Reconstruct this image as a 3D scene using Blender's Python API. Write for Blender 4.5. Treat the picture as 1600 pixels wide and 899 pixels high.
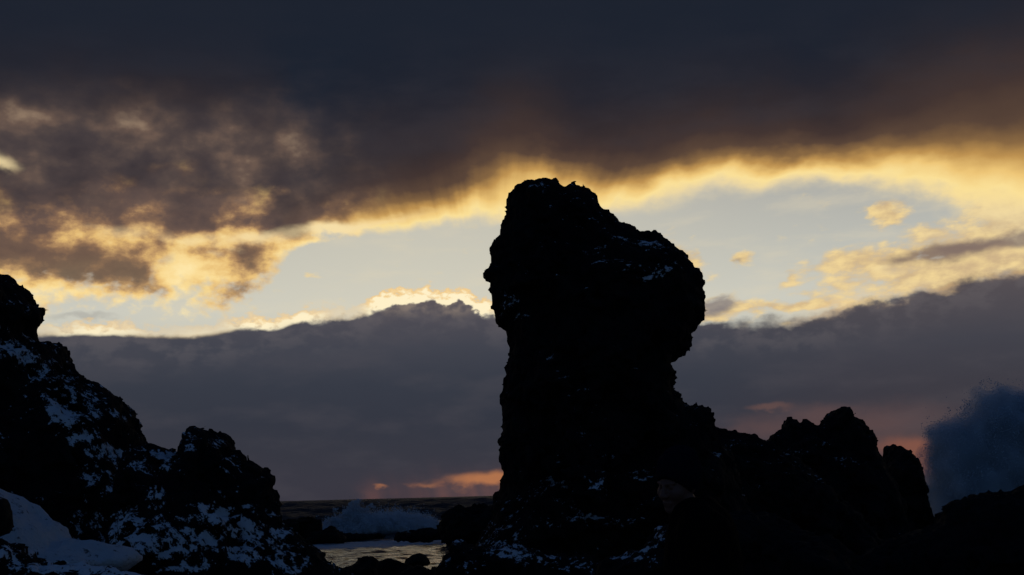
import bpy, math
import numpy as np
from mathutils import Matrix, Vector, Euler

C = bpy.context.scene
col = C.collection
for o in list(bpy.data.objects):
    bpy.data.objects.remove(o)
R = math.radians

# ------------------------------------------------------------------ camera
CAM_H = 4.0
FPX = 2222.0
cam = bpy.data.cameras.new('camera')
cam.sensor_width = 36.0
cam.lens = FPX * 36 / 1600
cam.clip_start = 0.1
cam.clip_end = 30000
cam_o = bpy.data.objects.new('camera', cam)
col.objects.link(cam_o)
rot = Matrix.Rotation(R(90 + 8.3), 3, 'X') @ Matrix.Rotation(R(-1.45), 3, 'Z')
cam_o.matrix_world = Matrix.Translation((0, 0, CAM_H)) @ rot.to_4x4()
C.camera = cam_o
RM = np.array(rot)

# ------------------------------------------------------------------ exposure / render
C.view_settings.view_transform = 'Standard'
C.view_settings.look = 'None'
C.view_settings.exposure = 0.0
C.view_settings.gamma = 1.0
C.view_settings.use_curve_mapping = False
C.render.engine = 'CYCLES'
C.cycles.max_bounces = 6
C.cycles.diffuse_bounces = 3
C.cycles.volume_bounces = 4
C.cycles.volume_step_rate = 2.0
C.cycles.transparent_max_bounces = 64


def ray(px, py):
    """direction in the world for a point traced on the 1600 px wide photograph"""
    d = RM @ np.array([(px - 800) / FPX, -(py - 449.5) / FPX, -1.0])
    return d / np.linalg.norm(d)


def at(px, py, D):
    """the spot at forward distance D (metres) where that ray arrives"""
    d = ray(px, py)
    return np.array([d[0] * D / d[1], D, CAM_H + d[2] * D / d[1]])


def azel(px, py):
    d = ray(px, py)
    return math.degrees(math.atan2(d[0], d[1])), math.degrees(math.asin(d[2]))


def s2l(r, g, b):
    return tuple(((c / 255) / 12.92 if c / 255 <= 0.04045 else ((c / 255 + 0.055) / 1.055) ** 2.4) for c in (r, g, b)) + (1.0,)


# ------------------------------------------------------------------ node helper
class G:
    def __init__(self, nt):
        self.nt = nt

    def new(self, kind, **kw):
        n = self.nt.nodes.new(kind)
        for k, v in kw.items():
            setattr(n, k, v)
        return n

    def put(self, sock, v):
        if isinstance(v, V):
            self.nt.links.new(v.s, sock)
        elif v is not None:
            sock.default_value = v

    def m(self, op, a, b=None, c=None, clamp=False):
        n = self.new('ShaderNodeMath', operation=op, use_clamp=clamp)
        self.put(n.inputs[0], a)
        if b is not None: self.put(n.inputs[1], b)
        if c is not None: self.put(n.inputs[2], c)
        return V(self, n.outputs[0])

    def xyz(self, x, y, z=0.0):
        n = self.new('ShaderNodeCombineXYZ')
        for i, v in enumerate((x, y, z)): self.put(n.inputs[i], v)
        return V(self, n.outputs[0])

    def noise(self, vec, scale=1.0, detail=4.0, rough=0.5, dist=0.0, dim='3D'):
        n = self.new('ShaderNodeTexNoise', noise_dimensions=dim)
        if vec is not None: self.put(n.inputs['Vector'], vec)
        n.inputs['Scale'].default_value = scale
        n.inputs['Detail'].default_value = detail
        n.inputs['Roughness'].default_value = rough
        n.inputs['Distortion'].default_value = dist
        return V(self, n.outputs[0])

    def sm(self, v, lo, hi, a=0.0, b=1.0):
        n = self.new('ShaderNodeMapRange', interpolation_type='SMOOTHSTEP')
        self.put(n.inputs[0], v)
        for i, q in enumerate((lo, hi, a, b)): self.put(n.inputs[i + 1], q)
        return V(self, n.outputs[0])

    def lin(self, v, lo, hi, a=0.0, b=1.0):
        n = self.new('ShaderNodeMapRange')
        self.put(n.inputs[0], v)
        for i, q in enumerate((lo, hi, a, b)): self.put(n.inputs[i + 1], q)
        return V(self, n.outputs[0])

    def mix(self, f, a, b, mode='MIX'):
        n = self.new('ShaderNodeMix', data_type='RGBA', blend_type=mode)
        self.put(n.inputs[0], f)
        self.put(n.inputs[6], a)
        self.put(n.inputs[7], b)
        return V(self, n.outputs[2])

    def ramp(self, v, lo, hi, stops, interp='LINEAR'):
        n = self.new('ShaderNodeValToRGB')
        cr = n.color_ramp
        cr.interpolation = interp
        pts = [((p - lo) / (hi - lo), c) for p, c in stops]
        cr.elements[0].position = pts[0][0]
        cr.elements[0].color = pts[0][1]
        cr.elements[1].position = pts[-1][0]
        cr.elements[1].color = pts[-1][1]
        for p, c in pts[1:-1]:
            e = cr.elements.new(p)
            e.color = c
        self.put(n.inputs[0], self.lin(v, lo, hi))
        return V(self, n.outputs[0])

    def curve(self, A, pts, a0=-24.0, a1=24.0, e0=-5.0, e1=25.0):
        """elevation as a function of azimuth through traced points"""
        n = self.new('ShaderNodeFloatCurve')
        c = n.mapping.curves[0]
        ps = sorted([((a - a0) / (a1 - a0), (e - e0) / (e1 - e0)) for a, e in pts])
        n.mapping.extend = 'HORIZONTAL'
        c.points[0].location = ps[0]
        c.points[1].location = ps[-1]
        for p in ps[1:-1]: c.points.new(*p)
        n.mapping.update()
        self.put(n.inputs['Value'], self.lin(A, a0, a1))
        return V(self, n.outputs[0]) * (e1 - e0) + e0


class V:
    def __init__(self, g, s): self.g, self.s = g, s
    def __add__(self, o): return self.g.m('ADD', self, o)
    __radd__ = __add__
    def __sub__(self, o): return self.g.m('SUBTRACT', self, o)
    def __rsub__(self, o): return self.g.m('SUBTRACT', o, self)
    def __mul__(self, o): return self.g.m('MULTIPLY', self, o)
    __rmul__ = __mul__
    def __truediv__(self, o): return self.g.m('DIVIDE', self, o)
    def mx(self, o): return self.g.m('MAXIMUM', self, o)
    def mn(self, o): return self.g.m('MINIMUM', self, o)


# ------------------------------------------------------------------ world: sunset sky with its cloud banks
SUN_AZ, SUN_EL = azel(765, 640)
world = bpy.data.worlds.new('World')
C.world = world
world.use_nodes = True
nt = world.node_tree
nt.nodes.clear()
g = G(nt)
tc = g.new('ShaderNodeTexCoord')
sep = g.new('ShaderNodeSeparateXYZ')
nt.links.new(tc.outputs['Generated'], sep.inputs[0])
X, Y, Z = (V(g, sep.outputs[i]) for i in range(3))
A0 = g.m('ARCTAN2', X, Y) * 57.29578
E0 = g.m('ARCSINE', Z) * 57.29578


def P(x, y): return azel(x, y)


wa = g.noise(g.xyz(A0 * 0.22, E0 * 0.42, 1.7), 1.0, 5, 0.55)
wb = g.noise(g.xyz(A0 * 0.6, E0 * 1.1, 7.3), 1.0, 4, 0.48)
wc = g.noise(g.xyz(A0 * 0.5, E0 * 0.85, 21.0), 1.0, 4, 0.45)
wf = g.noise(g.xyz(A0 * 1.7, E0 * 2.4, 3.0), 1.0, 4, 0.5)
na, nb, nc, nf = wa - 0.5, wb - 0.5, wc - 0.5, wf - 0.5


def blob(cx, cy, rx, ry, slope=0.0, k=1.0):
    """soft ellipse; centre and radii in traced pixels, laid on the sky as degrees"""
    a, e = P(cx, cy)
    a1, e1 = P(cx + 10, cy)
    base = math.atan2(e1 - e, a1 - a)
    th = base + math.radians(slope)
    c, s = math.cos(th), math.sin(th)
    rx, ry = rx / 38.8, ry / 38.8
    dx, dy = Aw - a, Ew - e
    u = (dx * c + dy * s) / rx
    v = (dy * c - dx * s) / ry
    return g.m('EXPONENT', (u * u + v * v) * -1.0) * k


def total(lst):
    t = lst[0]
    for q in lst[1:]: t = t + q
    return t


Aw = A0 + nb * 1.6 + nf * 0.5
Ew = E0 + nc * 0.9 + nf * 0.3

# clear air between the cloud banks
clear = g.ramp(E0, 4.0, 16.0, [(4, s2l(184, 186, 176)), (7.5, s2l(200, 200, 190)), (9.5, s2l(186, 187, 180)),
                               (12.5, s2l(163, 164, 162)), (16, s2l(148, 150, 150))])
warm_mid = g.m('EXPONENT', ((A0 + 3.0) * (A0 + 3.0)) * -0.006)
clear = g.mix(warm_mid * 0.45, clear, s2l(222, 214, 190))
sky = clear

# thin yellow veils in the clear band, right of the stack
left = g.sm(Aw, P(1200, 450)[0], P(1330, 430)[0])
cw = g.curve(Aw, [P(1190, 462), P(1250, 440), P(1330, 420), P(1420, 398), P(1520, 388), P(1600, 372), P(1700, 350)])
dw = (Ew - cw)
band = g.m('EXPONENT', dw * dw * -1.1)
veil = band * left * 0.8 + total([blob(1385, 330, 30, 18), blob(1155, 403, 22, 14, 0, .85), blob(1070, 400, 40, 17, -38, .85),
                                 blob(1560, 310, 60, 45, 0, 1.0), blob(1125, 482, 40, 26, 0, .8), blob(1230, 478, 90, 9, 2, .8),
                                 blob(1500, 430, 160, 22, 14, .9), blob(1235, 437, 16, 9, 30, .6), blob(482, 430, 14, 6, 0, .4)])
vn = g.noise(g.xyz(A0 * 1.0 - E0 * 0.4, E0 * 2.2, 160.0), 1.0, 6, 0.55) - 0.5
veil_a = g.sm(veil + nb * 0.8 + nf * 0.3 + vn * 1.5, 0.18, 0.78)
core = g.m('EXPONENT', (dw + 0.02) * (dw + 0.02) * -9.0) * g.sm(Aw, P(1360, 400)[0], P(1430, 400)[0])
veil_c = g.mix(g.sm(nf * .4 + vn * 1.2, -0.25, 0.3), s2l(206, 176, 132), s2l(246, 216, 150))
veil_c = g.mix(g.sm(core + nb * 0.8, 0.1, 1.1), veil_c, s2l(126, 104, 94))
dk = total([blob(1120, 478, 32, 20, 0, 1.0), blob(1150, 408, 16, 9, 0, .6)])
veil_c = g.mix(g.sm(dk, 0.3, 0.9), veil_c, s2l(128, 118, 118))
sky = g.mix(veil_a * 0.93, sky, veil_c)
haze_n = g.sm(g.noise(g.xyz(A0 * 0.3 - E0 * 0.1, E0 * 1.1, 180.0), 1.0, 5, 0.55), 0.45, 0.75)
sky = g.mix(haze_n * 0.30, sky, s2l(226, 212, 180))
streak = blob(125, 497, 60, 6, 0, 1.0)
sky = g.mix(g.sm(streak + nf * .5, 0.3, 1.0) * 0.35, sky, s2l(135, 132, 130))

# great cloud overhead
edge = g.curve(Aw, [P(-80, 470), P(0, 474), P(100, 480), P(200, 474), P(300, 478), P(350, 476), P(395, 462), P(425, 436), P(448, 402), P(470, 382),
                    P(520, 372), P(600, 366), P(700, 352), P(790, 345), P(900, 338), P(1000, 322), P(1100, 296), P(1200, 288),
                    P(1280, 282), P(1360, 290), P(1450, 300), P(1520, 325), P(1580, 335), P(1700, 335)])
dark = g.curve(Aw, [P(-80, 345), P(0, 350), P(100, 348), P(200, 340), P(300, 345), P(400, 352), P(470, 352), P(530, 330),
                    P(600, 312), P(700, 292), P(800, 255), P(850, 262), P(900, 272), P(1000, 262), P(1100, 238), P(1200, 232), P(1300, 232),
                    P(1400, 214), P(1500, 205), P(1600, 196), P(1700, 190)])
onleft = 1.0 - g.sm(A0, P(430, 300)[0], P(640, 300)[0])
ray_n = g.noise(g.xyz(A0 * 0.45 + E0 * 0.08, E0 * 0.15, 91.0), 1.0, 3, 0.45) - 0.5
deck_n = g.noise(g.xyz(A0 * 0.22, E0 * 0.6, 33.0), 1.0, 5, 0.5) - 0.5
Et = E0 + nc * 0.8 + nf * 0.16 + na * 0.5 + (nf * 0.25 + nc * 0.8 + nb * 0.9) * onleft + ray_n * 0.55 * g.sm(E0, 9.0, 12.5) * (1.0 - onleft)
sunray = g.noise(g.xyz(g.m('ARCTAN2', A0 - SUN_AZ, E0 - SUN_EL) * 9.0, 0.0, 12.0), 1.0, 3, 0.5) - 0.5
lift = total([blob(835, 262, 80, 38, 0, .55), blob(500, 305, 60, 34, 10, .35)])
Et = Et - lift + sunray * 0.75 * g.sm(E0, 8.5, 11.5) * (1.0 - g.sm(E0, 13.5, 17.0))
t = (Et - edge) / (dark - edge)
top_c = g.ramp(t, -0.2, 6.5, [(-0.2, s2l(226, 210, 172)), (0.05, s2l(244, 220, 162)), (0.25, s2l(251, 224, 152)), (0.45, s2l(238, 198, 120)),
                              (0.65, s2l(190, 146, 82)), (0.85, s2l(134, 102, 66)), (1.1, s2l(88, 68, 56)), (1.5, s2l(66, 52, 49)),
                              (2.2, s2l(50, 43, 46)), (3.0, s2l(39, 38, 46)), (4.2, s2l(32, 35, 46)), (6.5, s2l(27, 34, 47))])
# mottled mauve-grey shelf on the left
mot = g.noise(g.xyz(A0 * 0.5, E0 * 0.7, 44.0), 1.0, 4, 0.5)
lights = total([blob(160, 197, 50, 16, 15, .8), blob(40, 176, 60, 14, -15, .8), blob(235, 228, 30, 18, 0, .6), blob(320, 222, 45, 26, 20, .7), blob(470, 228, 40, 34, 0, .8),
                blob(255, 322, 70, 14, 0, .7), blob(525, 295, 40, 30, 30, .8), blob(5, 205, 30, 30, 0, .6), blob(390, 250, 30, 40, 0, .4)])
darks = total([blob(110, 265, 80, 26, 0, .8), blob(200, 292, 80, 22, 0, .8), blob(335, 290, 55, 26, 0, .9), blob(445, 262, 26, 18, 0, .7), blob(40, 320, 60, 20, 0, .7), blob(90, 215, 40, 12, 0, .6)])
mot = mot + lights * 0.17 - darks * 0.13 + nf * 0.12
shelf_c = g.ramp(mot, 0.25, 0.8, [(0.25, s2l(58, 52, 56)), (0.42, s2l(72, 63, 64)), (0.54, s2l(88, 75, 71)), (0.66, s2l(116, 95, 83)), (0.8, s2l(166, 140, 116))])
Em = E0 + na * 1.5 + nb * 0.6
shelf = (1.0 - g.sm(A0 + nb * 2.5, P(330, 250)[0], P(680, 250)[0])) * g.sm(t, 0.7, 1.3) * (1.0 - g.sm(Em, P(200, 225)[1], P(200, 115)[1]))
top_c = g.mix(shelf * 0.9, top_c, shelf_c)
bil = g.noise(g.xyz(A0 * 0.42, E0 * 0.62, 130.0), 1.0, 6, 0.55)
bil2 = g.noise(g.xyz(A0 * 1.1, E0 * 1.5, 140.0), 1.0, 5, 0.55)
dense = (bil - 0.5) * 3.4 + (bil2 - 0.5) * 1.3 + g.sm(t, 0.15, 1.15) * 0.95 + total([blob(150, 415, 75, 26, 0, .8), blob(400, 402, 28, 20, 0, .7), blob(25, 383, 50, 26, 0, .8),
        blob(300, 455, 50, 14, 0, .4), blob(60, 425, 60, 12, 0, .5), blob(470, 345, 34, 26, 0, .5), blob(280, 425, 40, 24, 0, -.5), blob(350, 372, 90, 14, 0, -.55), blob(120, 370, 60, 12, 0, -.3), blob(60, 460, 90, 14, 0, -.3)])
puffy = g.ramp(dense, -0.6, 1.8, [(-0.6, s2l(255, 232, 172)), (-0.1, s2l(250, 218, 148)), (0.25, s2l(232, 190, 120)), (0.5, s2l(188, 148, 102)), (0.75, s2l(140, 108, 84)), (1.05, s2l(104, 84, 76)), (1.8, s2l(76, 66, 68))])
top_c = g.mix(onleft * (1.0 - g.sm(t + nb * 0.5, 0.95, 1.65)) * 0.92, top_c, puffy)
blot = total([blob(150, 415, 75, 30, 0, 1.0), blob(400, 402, 26, 20, 0, .9), blob(30, 383, 45, 26, 0, 1.0), blob(300, 455, 50, 16, 0, .6),
              blob(600, 320, 60, 22, 10, .5), blob(50, 425, 40, 14, 0, .6), blob(470, 345, 30, 26, 0, .8)])
top_c = g.mix(g.sm(blot + nb * 1.1, 0.3, 0.95) * 0.25, top_c, s2l(112, 88, 74))
brt = total([blob(2, 252, 30, 18, -25, 1.05), blob(580, 345, 120, 10, 8, .8), blob(400, 375, 60, 12, 10, .9), blob(300, 372, 50, 12, 0, .7),
             blob(525, 362, 40, 14, 4, 1.1), blob(190, 362, 60, 12, 0, .6)])
top_c = g.mix(g.sm(brt + nf * .5 + nb * .3, 0.2, 1.35), top_c, s2l(246, 222, 168))
holes = total([blob(262, 405, 18, 10, 30, .8), blob(245, 432, 9, 14, 0, .7), blob(335, 395, 16, 6, 0, .6)])
top_c = g.mix(g.sm(holes + nf * .6, .2, 1.1) * .6, top_c, s2l(200, 190, 168))
top_c = g.mix(g.sm(deck_n, -0.1, 0.16) * g.sm(t, 1.2, 2.0) * 0.30, top_c, s2l(60, 56, 62))
top_c = g.mix(0.9 * g.sm(E0 + na * 2 + deck_n * 2.5, P(800, 200)[1], P(800, 20)[1]), top_c, s2l(29, 35, 47))
fz = 1.0 - g.sm(A0, P(880, 300)[0], P(1050, 300)[0], 0.0, 1.0)
top_a = g.sm(t + nf * 0.6 * onleft + nf * 0.25, fz * 0.28 - 0.42, 0.30)
sky = g.mix(top_a, sky, top_c)

# low bank over the sea
eb = g.curve(A0 + nf * 0.3, [P(-80, 522), P(60, 522), P(180, 521), P(230, 525), P(310, 525), P(345, 519), P(380, 511), P(430, 512), P(470, 500),
                             P(520, 497), P(555, 494), P(578, 486), P(600, 474), P(640, 471), P(672, 468), P(695, 474), P(715, 466), P(735, 474), P(755, 486), P(800, 490), P(1000, 500), P(1100, 505),
                             P(1150, 502), P(1200, 500), P(1260, 499), P(1320, 482), P(1380, 471), P(1440, 458), P(1500, 442), P(1560, 430), P(1610, 420), P(1700, 405)])
Eb = E0 + (nf * 0.45 + nb * 0.5) * g.sm(A0, -12, -5, 0.35, 1.35)
db = eb - Eb
soft = g.sm(A0, P(1090, 500)[0], P(1250, 500)[0], 0.10, 0.24) + g.sm(nb, -0.1, 0.15) * 0.14
bank_a = g.sm(db, soft * -1.0, soft)
bank_c = g.ramp(E0 + nb * 0.5, -1.0, 9.0, [(-1, s2l(54, 52, 62)), (0.6, s2l(57, 56, 66)), (1.8, s2l(55, 56, 66)), (3.0, s2l(52, 55, 66)),
                                 (4.5, s2l(55, 59, 70)), (6.0, s2l(66, 68, 78)), (7.2, s2l(78, 76, 84)), (9, s2l(112, 98, 96))])
bank_c = g.mix(g.sm(A0, 5, 16) * 0.7, bank_c, g.ramp(E0 + nb * 0.5, -1, 9, [(-1, s2l(84, 68, 70)), (2.0, s2l(78, 67, 70)), (3.6, s2l(64, 60, 67)), (5.5, s2l(68, 67, 75)), (7.5, s2l(86, 79, 82)), (9, s2l(112, 94, 90))]))
lump = g.noise(g.xyz(A0 * 0.28, E0 * 0.8, 11.0), 1.0, 5, 0.5)
bank_c = g.mix(g.sm(lump, 0.45, 0.75) * 0.25, bank_c, s2l(84, 80, 86))
crest = g.sm(db, -0.1, 0.25) * (1.0 - g.sm(db, 0.3, 1.8)) * g.sm(g.noise(g.xyz(A0 * 0.9, E0 * 1.5, 77.0), 1.0, 5, 0.55), 0.42, 0.62)
bank_c = g.mix(crest * 0.28, bank_c, s2l(108, 102, 104))
lumpy = total([blob(625, 478, 55, 14, 3, .9), blob(720, 478, 26, 14, 0, .9)]) * g.sm(nf, -.15, .15)
bank_c = g.mix(lumpy.mn(1.0) * 0.75, bank_c, s2l(150, 134, 120))
sky = g.mix(bank_a, sky, bank_c)
# sunlit rims along the bank's top
rim_w = total([blob(150, 521, 70, 30), blob(400, 510, 45, 30), blob(480, 498, 45, 30), blob(615, 470, 46, 34, 0, 2.2), blob(710, 468, 40, 34, 0, 2.2),
               blob(760, 485, 30, 20, 0, 1.4), blob(300, 523, 50, 20, 0, .5), blob(1340, 480, 80, 24, 0, .4)])
puff = g.noise(g.xyz(A0 * 1.6, E0 * 2.6, 60.0), 1.0, 4, 0.55)
up = eb - E0 + (puff - 0.42) * 1.5 + 0.12
rim = g.sm(up, -0.30, -0.02) * (1.0 - g.sm(db, -0.02, 0.16))
hot = (g.sm(up, -0.2, 0.3) * rim_w * 1.3).mn(1.0)
sky = g.mix((rim * rim_w * g.sm(puff, 0.3, 0.5, 0.45, 1.0)).mn(1.0), sky, g.mix(hot, s2l(240, 200, 135), s2l(255, 240, 200)))
rim2 = g.sm(db, -0.2, 0.0) * (1.0 - g.sm(db, 0.0, 0.35)) * g.sm(A0, P(1180, 500)[0], P(1340, 500)[0]) * g.sm(nb, -0.15, 0.1)
sky = g.mix(rim2 * .55, sky, s2l(196, 160, 116))

# orange breaks low over the water
fire = total([blob(775, 750, 34, 12, 0, 1.35), blob(720, 752, 44, 12, 0, .95), blob(660, 757, 24, 6, 0, .65), blob(596, 761, 15, 4, 0, .9)])
fire_a = g.sm(fire + nf * 0.9, 0.2, 1.5) * 0.78
sky = g.mix(fire_a, sky, s2l(192, 124, 78))
shaft = g.noise(g.xyz(A0 * 1.1 + E0 * 0.3, 0.0, 5.0), 1.0, 2, 0.5)
glow = total([blob(735, 772, 95, 26, 0, 1.0), blob(590, 780, 22, 24, 0, .7)]) * g.sm(shaft, 0.1, 0.9)
sky = g.mix(glow.mn(1.0) * 0.38, sky, s2l(160, 100, 80))
pink = total([blob(1410, 702, 56, 20, 0, .9), blob(1440, 720, 36, 26, 0, .6)])
sky = g.mix(g.sm(pink + nb * .3, 0.1, 1.2) * .9, sky, s2l(130, 84, 70))
pk2 = blob(1290, 665, 200, 34, 3, 1.0)
sky = g.mix(g.sm(pk2 + nb * 0.8, 0.2, 1.0) * .45, sky, s2l(108, 80, 76))
pk3 = blob(1200, 638, 50, 7, 2, 1.0)
sky = g.mix(g.sm(pk3 + nf * .4, 0.3, 1.0) * .28, sky, s2l(140, 98, 82))

# rest of the vault: blue dusk sky behind and above the camera
nish = g.new('ShaderNodeTexSky', sky_type='NISHITA', sun_disc=False)
nish.sun_elevation = R(SUN_EL)
nish.sun_rotation = R(SUN_AZ)
nish.altitude = 0
SKY_STRENGTH = 0.05
back = g.mix(1.0, V(g, nish.outputs[0]), (0.36 * SKY_STRENGTH, 0.62 * SKY_STRENGTH, 1.35 * SKY_STRENGTH, 1), 'MULTIPLY')
front = g.sm(Y, 0.35, 0.80) * (1.0 - g.sm(E0, 24.0, 46.0))
sky = g.mix(front, back, sky)
below = g.sm(Z, -0.12, -0.02)
sky = g.mix(below, (0.006, 0.008, 0.012, 1), sky)
bg = g.new('ShaderNodeBackground')
nt.links.new(sky.s, bg.inputs[0])
bg.inputs[1].default_value = 1.0
wo = g.new('ShaderNodeOutputWorld')
nt.links.new(bg.outputs[0], wo.inputs[0])

# ------------------------------------------------------------------ sun, veiled by the low cloud bank
sun = bpy.data.lights.new('sun', 'SUN')
sun.energy = 0.015
sun.angle = R(10)
sun.color = (1.0, 0.72, 0.42)
sun_o = bpy.data.objects.new('sun', sun)
col.objects.link(sun_o)
sd = Vector((math.sin(R(SUN_AZ)) * math.cos(R(SUN_EL)), math.cos(R(SUN_AZ)) * math.cos(R(SUN_EL)), math.sin(R(SUN_EL))))
sun_o.rotation_euler = sd.to_track_quat('Z', 'Y').to_euler()
sun_o.location = (0, 60, 40)

# ------------------------------------------------------------------ numpy noise
_rng = np.random.RandomState(5)
_perm = np.concatenate([_rng.permutation(256)] * 3).astype(np.int32)
_grad = _rng.normal(size=(256, 3)).astype(np.float32)
_grad /= np.linalg.norm(_grad, axis=1)[:, None]
_pt = _rng.rand(256, 3).astype(np.float32)


def perlin(x, y, z):
    xi, yi, zi = (np.floor(a).astype(np.int32) for a in (x, y, z))
    xf, yf, zf = x - xi, y - yi, z - zi
    u, v, w = (a * a * a * (a * (a * 6 - 15) + 10) for a in (xf, yf, zf))
    out = 0
    for i in (0, 1):
        for j in (0, 1):
            for k in (0, 1):
                h = _perm[_perm[_perm[(xi + i) & 255] + ((yi + j) & 255)] + ((zi + k) & 255)]
                gr = _grad[h]
                d = gr[..., 0] * (xf - i) + gr[..., 1] * (yf - j) + gr[..., 2] * (zf - k)
                out = out + d * (u if i else 1 - u) * (v if j else 1 - v) * (w if k else 1 - w)
    return out * 1.5


def fbm(x, y, z, octv=4, gain=0.5):
    s, a = 0, 1.0
    for i in range(octv):
        s = s + a * perlin(x + 17.3 * i, y + 5.1 * i, z + 9.7 * i)
        x, y, z = x * 2.03, y * 2.03, z * 2.03
        a *= gain
    return s


def ridged(x, y, z, octv=4, gain=0.5):
    s, a = 0, 1.0
    for i in range(octv):
        s = s + a * (0.5 - np.abs(perlin(x + 31.3 * i, y + 7.1 * i, z + 2.7 * i)))
        x, y, z = x * 2.1, y * 2.1, z * 2.1
        a *= gain
    return s


def worley(x, y, z):
    xi, yi, zi = (np.floor(a).astype(np.int32) for a in (x, y, z))
    best = np.full(x.shape, 9.0, np.float32)
    for i in (-1, 0, 1):
        for j in (-1, 0, 1):
            for k in (-1, 0, 1):
                h = _perm[_perm[_perm[(xi + i) & 255] + ((yi + j) & 255)] + ((zi + k) & 255)]
                p = _pt[h]
                d = (xi + i + p[..., 0] - x) ** 2 + (yi + j + p[..., 1] - y) ** 2 + (zi + k + p[..., 2] - z) ** 2
                best = np.minimum(best, d)
    return np.sqrt(best)


# ------------------------------------------------------------------ implicit surface -> mesh
def surface_nets(F, org, h):
    S = F > 0
    nx, ny, nz = F.shape
    cnt = np.zeros((nx - 1, ny - 1, nz - 1), np.float32)
    acc = np.zeros((nx - 1, ny - 1, nz - 1, 3), np.float32)
    sl = [slice(0, -1), slice(1, None)]
    for ax in range(3):
        oth = [a for a in range(3) if a != ax]
        for p in (0, 1):
            for q in (0, 1):
                a = [None] * 3
                a[ax], a[oth[0]], a[oth[1]] = sl[0], sl[p], sl[q]
                b = list(a)
                b[ax] = sl[1]
                fa, fb = F[tuple(a)], F[tuple(b)]
                cr = (fa > 0) != (fb > 0)
                tt = np.where(cr, fa / np.where(cr, fa - fb, 1), 0)
                cnt += cr
                acc[..., ax] += tt * cr
                acc[..., oth[0]] += p * cr
                acc[..., oth[1]] += q * cr
    m = cnt > 0
    idx = np.full(m.shape, -1, np.int64)
    idx[m] = np.arange(m.sum())
    cell = np.argwhere(m).astype(np.float32)
    verts = (cell + acc[m] / cnt[m][:, None]) * h + np.asarray(org, np.float32)
    faces = []
    for ax in range(3):
        o1, o2 = (ax + 1) % 3, (ax + 2) % 3
        lo = [slice(1, -1)] * 3
        lo[ax] = slice(0, -1)
        hi = list(lo)
        hi[ax] = slice(1, None)
        a, b = S[tuple(lo)], S[tuple(hi)]
        for flip, sel in ((False, a & ~b), (True, b & ~a)):
            e = np.argwhere(sel)
            off = np.array([1, 1, 1])
            off[ax] = 0
            e = e + off
            q = []
            for d1, d2 in ((0, 0), (-1, 0), (-1, -1), (0, -1)):
                c = e.copy()
                c[:, o1] += d1
                c[:, o2] += d2
                q.append(idx[c[:, 0], c[:, 1], c[:, 2]])
            q = np.stack(q, 1)
            # edge runs +ax, inside -> outside: quad must face +ax
            if not flip:
                q = q[:, ::1]
            else:
                q = q[:, ::-1]
            faces.append(q)
    return verts, np.concatenate(faces)


def mesh_from(name, verts, faces, mat, smooth=True, parent=None, attrs=None):
    me = bpy.data.meshes.new(name)
    n = faces.shape[1]
    me.vertices.add(len(verts))
    me.vertices.foreach_set('co', np.ascontiguousarray(verts, np.float32).ravel())
    me.loops.add(faces.size)
    me.loops.foreach_set('vertex_index', np.ascontiguousarray(faces, np.int32).ravel())
    me.polygons.add(len(faces))
    me.polygons.foreach_set('loop_start', np.arange(len(faces), dtype=np.int32) * n)
    me.polygons.foreach_set('loop_total', np.full(len(faces), n, np.int32))
    me.polygons.foreach_set('use_smooth', np.full(len(faces), smooth))
    for k, v in (attrs or {}).items():
        at_ = me.attributes.new(k, 'FLOAT', 'POINT')
        at_.data.foreach_set('value', np.ascontiguousarray(v, np.float32))
    me.update(calc_edges=True)
    me.validate()
    me.materials.append(mat)
    o = bpy.data.objects.new(name, me)
    col.objects.link(o)
    if parent is not None:
        o.parent = parent
    return o


def tag(o, label=None, cat=None, group=None, kind=None):
    if label: o['label'] = label
    if cat: o['category'] = cat
    if group: o['group'] = group
    if kind: o['kind'] = kind
    return o


def recentre(o, base=None):
    """move the mesh so the object's origin is at its base"""
    me = o.data
    n = len(me.vertices)
    co = np.empty(n * 3, np.float32)
    me.vertices.foreach_get('co', co)
    co = co.reshape(-1, 3)
    b = np.array([(co[:, 0].min() + co[:, 0].max()) / 2, (co[:, 1].min() + co[:, 1].max()) / 2, co[:, 2].min()]) if base is None else np.array(base)
    me.vertices.foreach_set('co', (co - b).astype(np.float32).ravel())
    o.location = b
    return o


# ------------------------------------------------------------------ materials
def new_mat(name):
    m = bpy.data.materials.new(name)
    m.use_nodes = True
    m.node_tree.nodes.clear()
    return m, G(m.node_tree)


def finish(m, g, shader, disp=None, vol=None):
    out = g.new('ShaderNodeOutputMaterial')
    if shader is not None: m.node_tree.links.new(shader, out.inputs[0])
    if vol is not None: m.node_tree.links.new(vol, out.inputs[1])
    return m


def principled(g, color, rough=0.7, normal=None, **kw):
    b = g.new('ShaderNodeBsdfPrincipled')
    g.put(b.inputs['Base Color'], color)
    g.put(b.inputs['Roughness'], rough)
    if normal is not None: g.put(b.inputs['Normal'], normal)
    for k, v in kw.items(): g.put(b.inputs[k], v)
    return b.outputs[0]


def bump(g, h, strength=0.5, dist=0.05):
    n = g.new('ShaderNodeBump')
    n.inputs['Strength'].default_value = strength
    n.inputs['Distance'].default_value = dist
    g.put(n.inputs['Height'], h)
    return V(g, n.outputs[0])


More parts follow.
